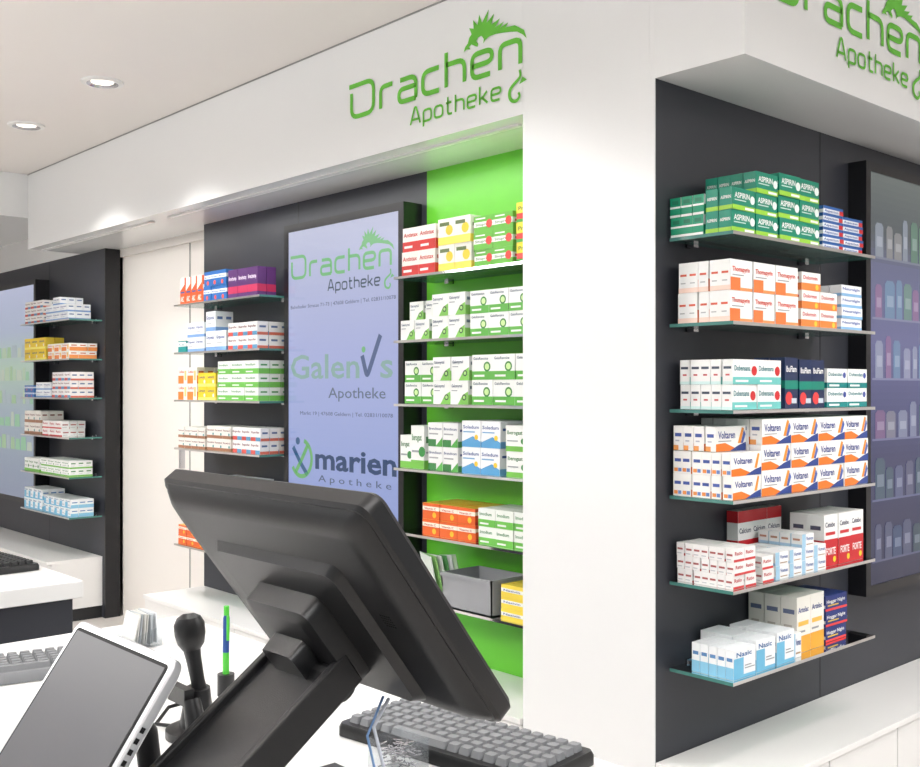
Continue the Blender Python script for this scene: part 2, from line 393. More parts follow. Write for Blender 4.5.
DS={
'asp':dict(b=(0,134,106),top=(40,150,122),e=(14,140,114),f=[T('ASPIRIN',.10,.55,.66,.26,WH),R(.1,.42,.6,.47,(200,225,215)),R(0,0,1,.22,(150,205,60)),R(.55,.05,.95,.16,WH),('c',.88,.55,.2,(230,240,235))],ed=[T('ASPIRIN',.1,.5,.8,.15,WH),R(0,0,1,.2,(150,205,60))]),
'asg':dict(b=(0,150,105),top=(20,155,115),e=(14,150,110),f=[R(0,.5,.6,1,(235,240,238)),T('PLUS',.1,.1,.5,.25,WH)],ed=[R(0,0,1,.12,(235,240,236)),R(0,.45,1,.55,(235,240,236)),R(.2,.65,.8,.85,(20,120,90))]),
'bls':dict(b=(236,240,244),f=[R(0,.6,1,1,(35,95,170)),T('Aspecton',.05,.15,.7,.35,(30,80,160)),R(.8,0,1,.6,RED)],ed=[R(0,.5,1,1,(35,95,170)),R(.3,.1,.7,.3,RED)]),
'ora':dict(b=WH,f=[R(0,.0,.45,.42,(240,120,60)),R(.45,0,1,.1,(240,150,90)),T('Thomapyrin',.08,.62,.8,.16,(210,60,40)),*fine(v0=.48,n=1)],ed=[R(.15,.55,.8,.62,(215,90,60)),R(.2,.3,.7,.34,(180,180,180)),R(0,0,1,.16,(244,214,200))]),
'or2':dict(b=(240,238,234),f=[R(0,0,1,.4,(236,130,60)),T('Dolormin',.08,.6,.75,.22,(200,40,50)),('c',.8,.2,.16,(250,200,60))],ed=[R(0,0,1,.4,(236,130,60)),R(.2,.6,.8,.75,(200,60,60))]),
'neu':dict(b=(238,240,244),f=[T('Neuralgin',.06,.55,.85,.25,(40,80,160)),R(0,0,1,.25,(130,180,220))],ed=[R(0,0,1,.25,(130,180,220))]),
'dob':dict(b=WH,f=[R(0,0,1,.30,(110,195,190)),T('Dobensana',.06,.55,.62,.22,(30,120,130)),('c',.84,.55,.2,RED),R(.1,.1,.6,.18,WH)],ed=[R(.1,.62,.85,.72,(60,70,90)),R(0,0,1,.12,(210,235,232)),R(.3,.35,.7,.42,(200,90,90))]),
'ibu':dict(b=(22,40,80),e=(30,50,90),top=(30,50,90),f=[T('IbuFlam',.1,.72,.8,.12,WH),R(0,.38,1,.55,(0,130,110)),('c',.3,.2,.13,(220,60,60)),R(.5,.1,.9,.2,(200,210,220))],ed=[R(0,.4,1,.55,(0,130,110))]),
'ib2':dict(b=WH,f=[T('Dobendan',.06,.62,.7,.2,(0,120,130)),R(0,.0,1,.28,(0,130,130)),R(.1,.08,.6,.18,WH),('c',.86,.66,.16,(60,80,160))],ed=[R(0,0,1,.28,(0,130,130)),R(.2,.55,.8,.7,(70,90,150))]),
'vol':dict(b=(245,243,240),f=[('p',[(0,0),(1,0),(1,.2),(.62,.12),(.3,.34),(0,.30)],(236,120,30)),('p',[(.45,0),(1,0),(1,.34),(.75,.22)],(38,66,140)),T('Voltaren',.07,.52,.56,.30,(35,60,140)),('p',[(.72,.3),(.86,.95),(.93,.9),(.82,.3)],(240,150,50)),('p',[(.82,.3),(.93,.85),(.985,.65),(.9,.3)],(70,100,180)),*fine(v0=.39,n=1,u0=.07,u1=.5)],ed=[R(0,.0,.5,.2,(238,160,90)),R(.15,.56,.8,.70,(70,90,160)),R(.2,.36,.6,.42,(190,190,200))]),
'vo2':dict(b=(244,242,238),f=[('p',[(0,0),(1,0),(1,.2),(.62,.12),(.3,.34),(0,.30)],(236,120,30)),('p',[(.45,0),(1,0),(1,.34),(.75,.22)],(38,66,140)),T('Voltaren',.07,.52,.62,.28,(35,60,140)),('p',[(.76,.3),(.88,.95),(.94,.9),(.85,.3)],(240,150,50))],ed=[R(.1,.08,.5,.24,(238,150,80)),R(.15,.52,.85,.66,(70,90,160)),R(.55,.08,.9,.24,(110,135,195))]),
'cal':dict(b=WH,top=(240,235,232),f=[R(0,0,1,.52,(200,30,40)),T('Cetebe',.08,.76,.7,.1,(60,60,90)),T('FORTE',.14,.22,.7,.14,WH),R(.1,.6,.8,.66,RED),('c',.75,.12,.06,YEL)],ed=[R(0,0,1,.5,(200,30,40)),R(.2,.7,.8,.78,(80,80,100))]),
'caw':dict(b=WH,top=(240,235,232),f=[R(0,.80,1,1,(200,30,40)),T('Calcium',.08,.62,.8,.09,(60,60,90)),R(0,0,1,.5,(200,30,40))],ed=[R(0,.8,1,1,(200,40,50)),R(0,0,1,.5,(200,30,40))]),
'sml':dict(b=(240,238,236),f=[R(0,0,1,.18,(205,60,60)),T('Ratio',.1,.5,.7,.28,(190,50,60))],ed=[R(.12,.45,.85,.6,(170,90,90)),R(.1,.15,.7,.22,(190,190,195))]),
'sm2':dict(b=(240,240,240),f=[R(0,0,.3,1,(160,200,225)),T('Vomex',.35,.5,.6,.28,(50,90,160)),R(.35,.15,.9,.22,(170,140,110))],ed=[R(0,0,1,.22,(170,205,230)),R(.15,.5,.8,.66,(190,140,120))]),
'lbl':dict(b=(242,244,246),top=(240,243,246),f=[R(0,0,.45,.7,(110,185,220)),R(.45,0,1,.12,(110,185,220)),T('Nasic',.12,.74,.7,.16,(40,100,160)),*fine(v0=.3,n=2,u0=.5,u1=.95)],ed=[R(0,0,1,.40,(140,200,228)),R(.15,.6,.85,.72,(90,135,185))]),
'yel':dict(b=(240,236,228),top=(242,238,230),f=[R(0,0,1,.30,(240,170,50)),T('Artelac',.1,.72,.75,.1,(60,80,140)),R(.1,.48,.85,.56,(240,190,80)),*fine(v0=.36,n=1)],ed=[R(0,0,1,.3,(243,190,80)),R(.15,.7,.85,.78,(110,120,150)),R(.2,.45,.7,.5,(200,190,180))]),
'navy':dict(b=(28,48,120),e=(32,54,125),top=(40,60,130),f=[T('Hoggar Night',.06,.5,.85,.22,WH),R(0,0,1,.15,(230,60,60)),R(.1,.3,.6,.38,(240,200,60))],ed=[R(0,.2,1,.4,(235,235,240))]),
'ant':dict(b=(240,236,230),e=(238,232,226),f=[R(0,0,1,.42,(205,45,40)),T('Antistax',.06,.62,.86,.18,(200,40,40)),R(.1,.15,.6,.25,WH)],ed=[R(0,0,1,.42,(210,70,50)),R(.2,.6,.8,.75,(200,80,60))]),
'ye2':dict(b=(240,238,228),f=[R(0,0,1,.3,(246,220,90)),('c',.7,.55,.2,(236,200,50)),R(.1,.72,.7,.86,(90,110,60))],ed=[R(0,0,1,.3,(246,220,90)),R(.2,.6,.8,.72,(140,150,110))]),
'gr1':dict(b=(100,180,60),e=(120,190,80),top=(150,200,110),f=[R(0,.35,1,.65,(244,244,240)),T('Sinupret',.08,.42,.7,.16,(60,120,50)),('c',.8,.5,.26,(225,60,50)),R(.1,.8,.6,.88,WH)],ed=[R(0,.35,1,.65,(240,240,236)),R(.2,.42,.8,.55,RED)]),
'gr2':dict(b=(224,60,60),e=(236,210,60),f=[R(0,.45,1,1,(240,215,60)),T('Prospan',.08,.6,.8,.2,(40,120,50)),R(0,0,1,.16,(70,160,60))],ed=[R(0,0,1,.4,(70,160,60))]),
'gw':dict(b=(243,244,242),top=(235,240,232),f=[('p',[(.42,0),(1,0),(1,.55),(.7,.4)],(130,195,90)),('c',.78,.3,.13,(40,60,50)),('c',.78,.3,.08,(170,215,130)),T('Gelomyrtol',.07,.72,.6,.13,(70,90,120)),R(.07,.56,.4,.6,(160,165,170))],ed=[R(0,0,1,.42,(140,200,100)),R(.15,.65,.85,.78,(110,130,140))]),
'gw3':dict(b=(243,244,242),top=(235,240,232),f=[R(0,0,1,.34,(96,176,72)),('c',.72,.52,.20,(58,130,60)),('c',.72,.52,.13,(200,230,160)),T('GeloRevoice',.07,.80,.7,.11,(60,90,110)),R(.1,.12,.6,.2,WH)],ed=[R(0,0,1,.34,(110,184,84)),R(.15,.65,.85,.78,(90,120,130))]),
'gw2':dict(b=(243,244,242),f=[R(0,0,1,.2,(120,190,80)),T('Iberogast',.07,.66,.75,.15,(50,120,60)),R(.07,.38,.6,.43,(160,165,170)),('c',.85,.4,.12,(60,140,70))],ed=[R(0,0,1,.2,(120,190,80)),R(.2,.6,.8,.75,(80,140,90)),R(.2,.36,.7,.4,(170,170,175))]),
'bep':dict(b=(240,240,240),f=[R(0,0,.55,.3,(60,130,70)),T('Bronchicum',.07,.7,.86,.11,(40,60,120)),R(.07,.5,.7,.56,(170,170,175)),('p',[(.5,0),(1,0),(1,.4)],(90,170,80))],ed=[R(0,0,1,.25,(90,160,90)),R(.2,.65,.8,.74,(80,90,140))]),
'sol':dict(b=(242,243,245),f=[T('Soledum',.06,.70,.86,.13,(40,80,150)),R(.06,.55,.7,.6,(120,170,210)),('p',[(0,0),(1,0),(1,.22),(.6,.42),(0,.2)],(90,160,210)),('c',.78,.38,.10,(240,200,60))],ed=[R(0,0,1,.25,(110,170,215)),R(.2,.65,.8,.74,(60,90,150))]),
'orr':dict(b=(228,100,40),e=(215,80,40),top=(240,190,60),f=[R(0,.55,1,.8,(245,235,220)),T('Vitamin C',.1,.6,.7,.13,(190,50,40)),('c',.7,.28,.18,(250,190,50))],ed=[R(0,.6,1,.8,(245,225,200)),R(0,0,1,.2,(190,50,50))]),
'org':dict(b=(232,92,40),e=(236,120,70),f=[('p',[(0,.5),(.8,.75),(.8,1),(0,1)],(246,236,230)),T('ABC',.1,.1,.6,.2,WH),R(.1,.42,.8,.48,(60,90,160))],ed=[R(0,.5,1,.66,(244,236,230)),R(.2,.1,.8,.3,(60,80,150))]),
'blb':dict(b=(42,104,176),e=(60,120,185),f=[R(0,.5,1,.75,(235,240,246)),T('Mucosolvan',.08,.56,.8,.12,(40,80,150)),('c',.5,.22,.15,(240,90,70))],ed=[R(0,.5,1,.75,(235,240,246))]),
'pur':dict(b=(84,44,104),e=(96,54,114),f=[R(0,.15,1,.4,(190,50,90)),T('Bronchostop',.08,.62,.8,.14,(235,225,240))],ed=[R(0,.15,1,.4,(190,50,90))]),
'tea':dict(b=(20,140,140),e=(40,150,150),f=[R(0,.5,1,.9,WH),T('ACC akut',.1,.6,.7,.2,(20,100,120))],ed=[R(0,.5,1,.8,WH)]),
'wbl':dict(b=(238,240,243),f=[T('Grippostad',.06,.6,.8,.18,(50,80,150)),R(0,0,1,.2,(120,160,210)),*fine(v0=.36,n=1)],ed=[R(0,0,1,.2,(120,160,210)),R(.2,.6,.8,.74,(80,110,160))]),
'wrd':dict(b=(240,238,237),f=[R(0,0,.5,.3,(210,80,70)),R(.5,0,1,.3,(90,150,190)),T('Ibuprofen',.06,.6,.8,.18,(120,60,70))],ed=[R(0,0,1,.22,(210,110,90)),R(.2,.55,.8,.7,(90,110,150))]),
'wor':dict(b=(242,240,236),f=[R(0,0,.6,.5,(236,130,50)),T('Lefax',.08,.66,.6,.18,(210,90,40)),R(.7,.2,.9,.8,(246,200,120))],ed=[R(0,0,1,.5,(238,150,80)),R(.2,.65,.8,.78,(200,100,60))]),
'yle':dict(b=(240,205,40),e=(242,212,70),f=[T('Lemocin',.1,.6,.7,.2,(60,70,120)),R(0,0,1,.2,(250,235,120)),('c',.75,.35,.14,WH)],ed=[R(0,0,1,.2,(250,235,120))]),
'gng':dict(b=(240,243,238),f=[R(0,0,1,.4,(110,190,80)),T('Imodium',.08,.62,.7,.18,(50,130,70)),R(.1,.12,.6,.22,WH)],ed=[R(0,0,1,.4,(120,195,90)),R(.2,.6,.8,.72,(80,150,90))]),
'brn':dict(b=(236,232,226),f=[R(0,0,1,.25,(160,110,80)),T('Paracetamol',.06,.6,.85,.16,(120,60,60)),('c',.8,.36,.12,(60,150,150))],ed=[R(0,0,1,.25,(170,130,100)),R(.2,.6,.8,.72,(140,90,80))]),
'ylw':dict(b=(240,214,80),e=(242,238,230),f=[R(0,.4,1,.7,WH),T('Nasivin',.1,.46,.7,.18,(60,90,150))],ed=[R(0,0,1,.4,(240,214,80)),R(.2,.6,.8,.75,(80,90,130))]),
}
def rows(F,zi,items):
    for it in items:
        q=B()
        s0,of,key,w,d,h,nx,nz,ny=it[:9]
        stack(q,F,ZSH[zi],s0,of,DS[key],w,d,h,nx,nz,ny,skip=it[9] if len(it)>9 else 0)
        q.build('medicine_box_stack',[M_carton])

# --- right wall (6 shelves)
FB=MB(2.53)
for z in ZSH: shelf(FB,z,.85)
rows(FB,0,[(.005,.125,'asg',.11,.038,.058,1,3,[2]),(.01,.215,'asp',.118,.042,.062,1,2,[2]),(.135,.215,'asp',.118,.042,.062,1,4,3),(.26,.215,'asp',.118,.042,.066,2,4,3),(.53,.21,'bls',.13,.05,.022,2,3,[6,5])])
rows(FB,1,[(.01,.21,'ora',.115,.034,.088,1,5,2),(.13,.21,'ora',.115,.034,.088,1,5,2),(.25,.21,'ora',.125,.04,.088,1,4,2),(.40,.21,'or2',.11,.05,.056,2,3,[3,2]),(.65,.21,'neu',.14,.04,.036,1,3,4)])
rows(FB,2,[(.02,.21,'dob',.13,.034,.072,2,5,2),(.30,.21,'ibu',.075,.05,.155,1,2,1),(.385,.21,'ibu',.075,.05,.150,2,2,1),(.56,.21,'ib2',.13,.05,.062,2,3,2)])
rows(FB,3,[(.008,.215,'vo2',.15,.032,.066,1,6,[2],0),(.165,.215,'vol',.162,.04,.075,4,5,3)])
q=B(); stack(q,FB,ZSH[3]+.1345,.012,.16,DS['vol'],.15,.035,.072,1,4,1); q.build('medicine_box_stack',[M_carton])
rows(FB,4,[(.02,.215,'sml',.055,.026,.038,2,7,3),(.17,.215,'sml',.06,.03,.038,1,6,2),(.245,.215,'sm2',.072,.036,.040,4,4,[2,2,3,2]),(.56,.20,'cal',.085,.06,.165,3,2,1)])
q=B(); stack(q,FB,ZSH[4],.30,.046,DS['caw'],.085,.040,.185,3,1,1); q.build('medicine_box_stack',[M_carton])
rows(FB,5,[(.02,.215,'lbl',.11,.027,.085,1,5,1),(.14,.215,'lbl',.10,.026,.092,1,7,1),(.25,.215,'lbl',.10,.026,.098,1,6,1),(.36,.205,'sm2',.05,.03,.075,1,3,1),(.42,.18,'yel',.085,.055,.175,2,3,1),(.62,.17,'navy',.14,.05,.05,1,3,3)])

# --- green section
FG=MA(-3.255); LG=.845
for z in ZSH: shelf(FG,z,LG)
rows(FG,0,[(.03,.205,'ant',.10,.055,.095,2,2,2),(.25,.205,'ye2',.09,.06,.10,2,2,2),(.45,.205,'gr1',.10,.06,.062,2,3,3),(.67,.205,'gr2',.12,.06,.07,1,3,3)])
rows(FG,1,[(.01,.15,'gw',.085,.05,.078,1,2,[2]),(.02,.205,'gw',.085,.05,.078,2,1,1),(.11,.15,'gw',.085,.05,.078,1,2,2),(.21,.205,'gw',.095,.055,.085,2,3,2),(.43,.205,'gw3',.10,.06,.084,4,3,2)])
rows(FG,2,[(.005,.17,'gw3',.10,.06,.085,2,2,2),(.22,.205,'gw',.10,.06,.09,2,3,2),(.44,.205,'gw3',.11,.06,.092,3,3,2)])
rows(FG,3,[(.01,.20,'gw2',.07,.05,.13,1,3,1),(.085,.205,'gw2',.08,.05,.17,1,3,1),(.19,.205,'bep',.085,.055,.092,2,2,2),(.385,.205,'sol',.10,.06,.098,2,3,2),(.62,.205,'gw2',.10,.06,.092,2,3,2)])
rows(FG,4,[(.15,.20,'orr',.10,.06,.062,3,3,2),(.48,.21,'gng',.09,.055,.066,4,3,2)])
rows(FG,5,[(.60,.21,'ylw',.12,.05,.042,2,3,3)])

# --- middle section
FM=MA(-5.14); LM=.865
for z in ZSH: shelf(FM,z,LM)
rows(FM,0,[(.03,.205,'org',.06,.05,.14,4,2,1),(.29,.205,'blb',.075,.06,.075,3,3,2),(.54,.205,'pur',.09,.05,.14,3,2,1)])
rows(FM,1,[(.01,.205,'tea',.09,.05,.06,1,2,1),(.11,.205,'wbl',.09,.06,.075,2,3,2),(.31,.205,'wbl',.10,.05,.10,2,2,[2,1]),(.54,.205,'wrd',.09,.06,.065,3,3,2)])
rows(FM,2,[(.01,.205,'wor',.10,.05,.085,2,3,2),(.23,.205,'yle',.09,.05,.07,2,3,2),(.43,.205,'gng',.13,.06,.065,3,3,3)])
rows(FM,3,[(.01,.205,'brn',.07,.05,.055,4,3,2),(.32,.205,'brn',.08,.05,.062,3,3,2),(.58,.205,'wrd',.085,.05,.062,3,3,2)])
rows(FM,4,[(.01,.205,'orr',.09,.05,.05,3,3,2),(.35,.205,'wbl',.09,.05,.06,4,3,2)])
rows(FM,5,[(.01,.205,'orr',.09,.05,.05,3,3,2)])

# --- far left section
FL=MA(-7.44); LL=.865
for z in ZSH: shelf(FL,z,LL)
rows(FL,0,[(.03,.205,'wrd',.11,.05,.05,3,3,3),(.42,.205,'wbl',.12,.05,.05,3,3,[2,3,2])])
rows(FL,1,[(.02,.205,'yle',.13,.06,.075,3,2,2),(.45,.205,'wor',.12,.06,.05,3,3,2)])
rows(FL,2,[(.02,.205,'blb',.09,.05,.04,2,3,2),(.24,.205,'wbl',.13,.05,.05,2,3,2),(.53,.205,'wrd',.10,.05,.055,3,3,3)])
rows(FL,3,[(.02,.205,'brn',.10,.05,.08,3,3,2),(.36,.205,'sml',.11,.05,.05,3,3,2)])
rows(FL,4,[(.02,.205,'gw2',.09,.05,.09,3,2,1),(.33,.205,'gw2',.12,.05,.05,4,3,2)])
rows(FL,5,[(.02,.205,'lbl',.08,.05,.07,4,3,2),(.38,.205,'lbl',.09,.05,.055,5,3,2)])

q=B()
bx0,bx1,by0,by1,bz0,bz1=-2.97,-2.70,YB-.215,YB-.02,.669,.80
q.box((bx0,by0,bz0),(bx1,by1,bz0+.004)); q.box((bx0,by0,bz0),(bx1,by0+.004,bz1)); q.box((bx0,by1-.004,bz0),(bx1,by1,bz1))
q.box((bx0,by0,bz0),(bx0+.004,by1,bz1)); q.box((bx1-.004,by0,bz0),(bx1,by1,bz1))
q.box((bx0-.006,by0-.006,bz1-.014),(bx1+.006,by0,bz1)); q.box((bx1,by0-.006,bz1-.014),(bx1+.006,by1,bz1))
q.build('storage_bin',[mat('grey_bin_plastic',(150,152,156),.5)])
q=B()
for i in range(6):
    Mx=Matrix.Translation((-3.14+i*.012,YB-.13+i*.008,.742))@Matrix.Rotation(.25,4,'X')@Matrix.Rotation(.15*i-.3,4,'Z')
    q.box((-.055,-.0015,-.068),(.055,.0015,.10),[(235,240,232),(150,200,120),(230,230,226),(90,160,90),(240,240,240),(200,220,190)][i],M=Mx)
q.build('brochure_stack',[M_paper])

# ------------------------------------------------------------------ display screens
def screen(name,F,s0,s1,z0,z1,th,content,M=None):
    e=empty(name,F(0,0,0))
    q=B(); fr=.035
    def bx(a,b):
        x=[F(*a),F(*b)]
        q.box([min(x[0][i],x[1][i]) for i in range(3)],[max(x[0][i],x[1][i]) for i in range(3)])
    bx((s0,.001,z0),(s1,th-.004,z1))
    bx((s0,th-.004,z0),(s0+fr,th,z1)); bx((s1-fr,th-.004,z0),(s1,th,z1))
    bx((s0+fr,th-.004,z0),(s1-fr,th,z0+fr)); bx((s0+fr,th-.004,z1-fr),(s1-fr,th,z1))
    o=q.build('frame',[M_frame],bevel=.0); o.parent=e; o.matrix_parent_inverse=Matrix.Translation(e.location).inverted()
    q=B(); O=F(s0+fr,th-.0035,z0+fr); U=(F(1,0,0)-F(0,0,0)); N=(F(0,1,0)-F(0,0,0)); V=Vector((0,0,1))
    W=s1-s0-2*fr; H=z1-z0-2*fr
    content(q,O,U,V,N,W,H)
    o=q.build('display',[M or M_scr]); o.parent=e; o.matrix_parent_inverse=Matrix.Translation(e.location).inverted()
def gradn(q,O,U,V,W,H,stops,n=60):
    def f(t):
        for (t0,c0),(t1,c1) in zip(stops,stops[1:]):
            if t<=t1:
                k=(t-t0)/(t1-t0); return tuple(c0[i]*(1-k)+c1[i]*k for i in range(3))
        return stops[-1][1]
    for i in range(n):
        c=f(i/(n-1))
        q.face([O+V*(H*i/n),O+U*W+V*(H*i/n),O+U*W+V*(H*(i+1)/n),O+V*(H*(i+1)/n)],c)
def cA(q,O,U,V,N,W,H):
    gradn(q,O,U,V,W,H,[(0,(136,152,208)),(.35,(158,172,222)),(.65,(176,184,228)),(1,(198,202,228))])
    P=lambda x,z: O+U*x+V*(z-(.61+.035))+N*.001
    logo(q,P(.03,2.02),U,V,.80,(128,196,136),(74,90,104))
    put_text(q,'Bahnhofer Strasse 71-73 | 47608 Geldern | Tel. 02831/10078',P(.02,1.875),U,V,.80,.017,(90,98,124))
    GC=(146,180,174)
    put_text(q,'Galen',P(.02,1.545),U,V,.545,.115,GC,0.012)
    put_text(q,'s',P(.715,1.545),U,V,.085,.115,GC,0.012)
    ribbon(q,rnd([(0,.085),(.035,-.01),(.13,.17)],.03),P(.585,1.557),U,V,.026,(92,108,146))
    q.face([P(.595,1.668)+U*(.014*math.cos(a*.63))+V*(.014*math.sin(a*.63)) for a in range(10)],(120,190,130))
    put_text(q,'Apotheke',P(.33,1.455),U,V,.42,.05,(100,114,134))
    put_text(q,'Markt 19 | 47608 Geldern | Tel. 02831/10078',P(.10,1.375),U,V,.70,.017,(90,98,124))
    put_text(q,'marien',P(.225,1.13),U,V,.60,.10,(40,70,112),0.025)
    put_text(q,'A p o t h e k e',P(.25,1.07),U,V,.54,.032,(80,96,120))
    C=P(.11,1.17)
    ribbon(q,[Vector((.085*math.cos(a/10),.085*math.sin(a/10))) for a in range(-26,14)],C,U,V,.020,(110,180,110))
    ribbon(q,rnd([(-.07,.05),(-.01,-.02),(.05,-.075)],.05),C,U,V,.024,(50,96,140)); ribbon(q,rnd([(-.05,-.07),(0,-.01),(.05,.06)],.04),C,U,V,.022,(110,180,110))
    q.face([C+U*(.018*math.cos(a*.6)-.03)+V*(.080+.018*math.sin(a*.6)) for a in range(11)],(60,100,140))
screen('digital_signage_display',MA(0),-4.254,-3.345,.61,2.277,.10,cA)
def cB(q,O,U,V,N,W,H):  # dimmed display picture; glass reflections, greyish-green at top, are painted into its colours
    gradn(q,O,U,V,W,H,[(0,(32,36,70)),(.3,(52,56,100)),(.42,(74,78,124)),(.6,(106,108,152)),(.78,(104,108,140)),(.86,(80,88,94)),(1,(104,112,110))])
    rr=random.Random(3)
    mixc=lambda a,b,t: tuple(int(a[i]*(1-t)+b[i]*t) for i in range(3))
    for r in range(6):
        zz=.08+r*.225
        bgc=[(42,46,84),(56,60,106),(74,78,124),(102,104,148),(106,108,146),(92,98,118)][r]
        a=O+V*zz+U*(.02*W)+N*.0005
        q.face([a,a+U*(.96*W),a+U*(.96*W)+V*.008,a+V*.008],mixc(bgc,(230,232,245),.25))
        x=.04
        while x<W-.1:
            w=rr.uniform(.04,.08); h=rr.uniform(.10,.16)
            c=mixc(bgc,rr.choice([(120,200,120),(130,200,220),(230,235,240),(220,210,180),(225,235,235),(110,190,110),(210,120,160)]),.36 if r>1 else .2)
            a=O+U*x+V*(zz+.008)+N*.001
            q.face([a,a+U*w,a+U*w+V*h*.9,a+U*w*.8+V*h,a+U*w*.2+V*h,a+V*h*.9],c)
            a2=a+N*.001+V*h*.3+U*w*.15; q.face([a2,a2+U*w*.7,a2+U*w*.7+V*h*.3,a2+V*h*.3],mixc(c,(235,235,245),.3))
            x+=w+rr.uniform(.006,.03)
screen('digital_signage_display',MB(0),3.628,4.56,.739,2.33,.07,cB,M_scr)
def cC(q,O,U,V,N,W,H):
    gradn(q,O,U,V,W,H,[(0,(128,138,160)),(.4,(150,164,176)),(.62,(166,188,172)),(.8,(166,176,198)),(1,(180,186,212))])
    rr=random.Random(5)
    for r in range(5):
        x=.05
        while x<W-.05:
            w=rr.uniform(.05,.12); h=rr.uniform(.06,.11); a=O+U*x+V*(.35+r*.17)+N*.001
            q.face([a,a+U*w,a+U*w*.9+V*h,a+U*w*.1+V*h],rr.choice([(150,180,140),(136,182,146),(166,186,158),(158,170,176),(176,186,170)])); x+=w+.01
screen('digital_signage_display',MA(0),-8.45,-7.50,.66,2.277,.10,cC)

# ------------------------------------------------------------------ counters
def counter(x0,x1,y0,y1):
    q=B()
    q.box((x0,y0,.955),(x1,y1,1.0),mi=0)
    q.box((x0+.02,y0+.02,.08),(x1-.02,y1-.02,.955),mi=1)
    q.box((x0+.06,y0+.06,0),(x1-.06,y1-.06,.08),mi=2)
    q.build('service_counter',[M_ctop,M_dark,M_seamd],bevel=.003)
counter(-2.10,-.80,.25,1.08)
counter(-4.30,-2.650,.25,1.085)

def keyboard(name,loc,rot,L,W,body,key):
    e=empty(name,loc); e.rotation_euler=(0,0,rot)
    q=B(); q.loft([(L,W,.0,.012),(L,W,.012,.012),(L-.006,W-.006,.018,.01)]); q.build('body',[body],parent=e,smooth=True)
    q=B(); n=int((L-.03)/.0195); m=6; kw=(L-.024)/n; kh=(W-.024)/m
    for j in range(m):
        i=0
        while i<n:
            span=1
            if j==0 and i==4: span=min(5,n-i-1)
            x=-L/2+.012+i*kw+kw*span/2; y=-W/2+.012+(j+.5)*kh
            q.loft([(kw*span-.003,kh-.003,.017,.002,x,y),(kw*span-.006,kh-.007,.027,.003,x,y+.001)])
            i+=span
    q.build('keys',[key],parent=e,smooth=True)
keyboard('keyboard',(-1.06,.965,1.001),math.radians(8),.35,.145,M_blk,M_key)
keyboard('keyboard',(-1.86,.64,1.001),math.radians(78),.30,.13,M_key,M_key)
keyboard('keyboard',(-3.05,.97,1.001),math.radians(4),.36,.15,M_blk,M_blk)

# ------------------------------------------------------------------ POS monitor seen from behind
e=empty('pos_monitor',(-.96,.50,1.0))
inv=Matrix.Translation(e.location).inverted()
cx,cy,cz=-.962,.660,1.2715
ax=Vector((1,0,0)); ay=Vector((0,-.601,.799)); az=Vector((0,-.799,-.601))
MM=Matrix(((ax.x,ay.x,az.x,cx),(ax.y,ay.y,az.y,cy),(ax.z,ay.z,az.z,cz),(0,0,0,1)))
def add(q,name,mats,**k):
    o=q.build(name,mats,**k); o.parent=e; o.matrix_parent_inverse=inv; return o
q=B(); q.loft([(.400,.290,-.024,.012),(.408,.299,-.019,.014),(.408,.299,-.002,.014),(.400,.292,.002,.014),(.396,.288,.002,.014),(.390,.282,.006,.016),(.370,.264,.014,.018),(.350,.244,.018,.018)],M=MM); add(q,'housing',[M_blk],smooth=True)
q=B(); q.loft([(.384,.276,-.0245,.004),(.384,.276,-.0255,.004)],M=MM); add(q,'touch_glass',[M_blk2])
q=B(); q.loft([(.25,.20,.017,.012,.0,-.02),(.235,.185,.028,.014,0,-.02)],M=MM)
q.loft([(.130,.118,.026,.014,0,-.025),(.124,.112,.052,.012,0,-.025),(.10,.09,.057,.01,0,-.025)],M=MM)
q.loft([(.065,.05,.055,.008,0,-.035),(.06,.046,.080,.008,0,-.035)],M=MM); add(q,'mount_hub',[M_blk],smooth=True)
q=B()
for i in range(5):
    for j in range(5): q.box((.142+j*.0034,.0+i*.0036,.0175),(.1438+j*.0034,.0018+i*.0036,.0183),M=MM)
add(q,'speaker_grille',[M_blk2])
AX=-.962
q=B()
q.tube([(AX-.06,.648,1.185),(AX+.06,.648,1.185)],.022,n=20)
d=Vector((0,.43-.655,1.035-1.195)); L=d.length; dn=d.normalized(); up=Vector((1,0,0)).cross(dn)
MS=Matrix(((1,dn.x,up.x,AX),(0,dn.y,up.y,.655),(0,dn.z,up.z,1.195),(0,0,0,1)))
q.box((-.058,-.01,-.012),(.058,L,.012),M=MS)
q.box((-.064,-.01,-.02),(-.054,L,.02),M=MS); q.box((.054,-.01,-.02),(.064,L,.02),M=MS)
q.box((-.03,.03,.010),(.03,L-.04,.018),M=MS)
q.tube([(AX-.06,.43,1.035),(AX+.06,.43,1.035)],.024,n=20)
add(q,'arm',[M_blk],bevel=.002)
q=B(); MF=Matrix.Translation((AX,.575,1.0))
q.loft([(.16,.36,.0005,.03),(.16,.36,.012,.03),(.145,.345,.018,.028)],M=MF)
q.box((-.06,.05,.016),(.06,.15,.050),M=MF)
add(q,'foot',[M_blk],smooth=True)
q=B()
q.tube([(-.905,.715,1.155),(-.900,.690,1.13),(-.893,.70,1.08),(-.880,.75,1.03),(-.86,.79,1.006),(-.85,.82,1.005)],.0020,n=8)
add(q,'cable',[mat('cable_grey',(190,195,205),.5)],smooth=True)
q=B()
q.tube([(-.915,.715,1.155),(-.905,.685,1.12),(-.900,.695,1.07),(-.885,.74,1.03),(-.87,.78,1.005)],.0015,n=8)
add(q,'cable_blue',[mat('cable_blue',(110,145,190),.5)],smooth=True)

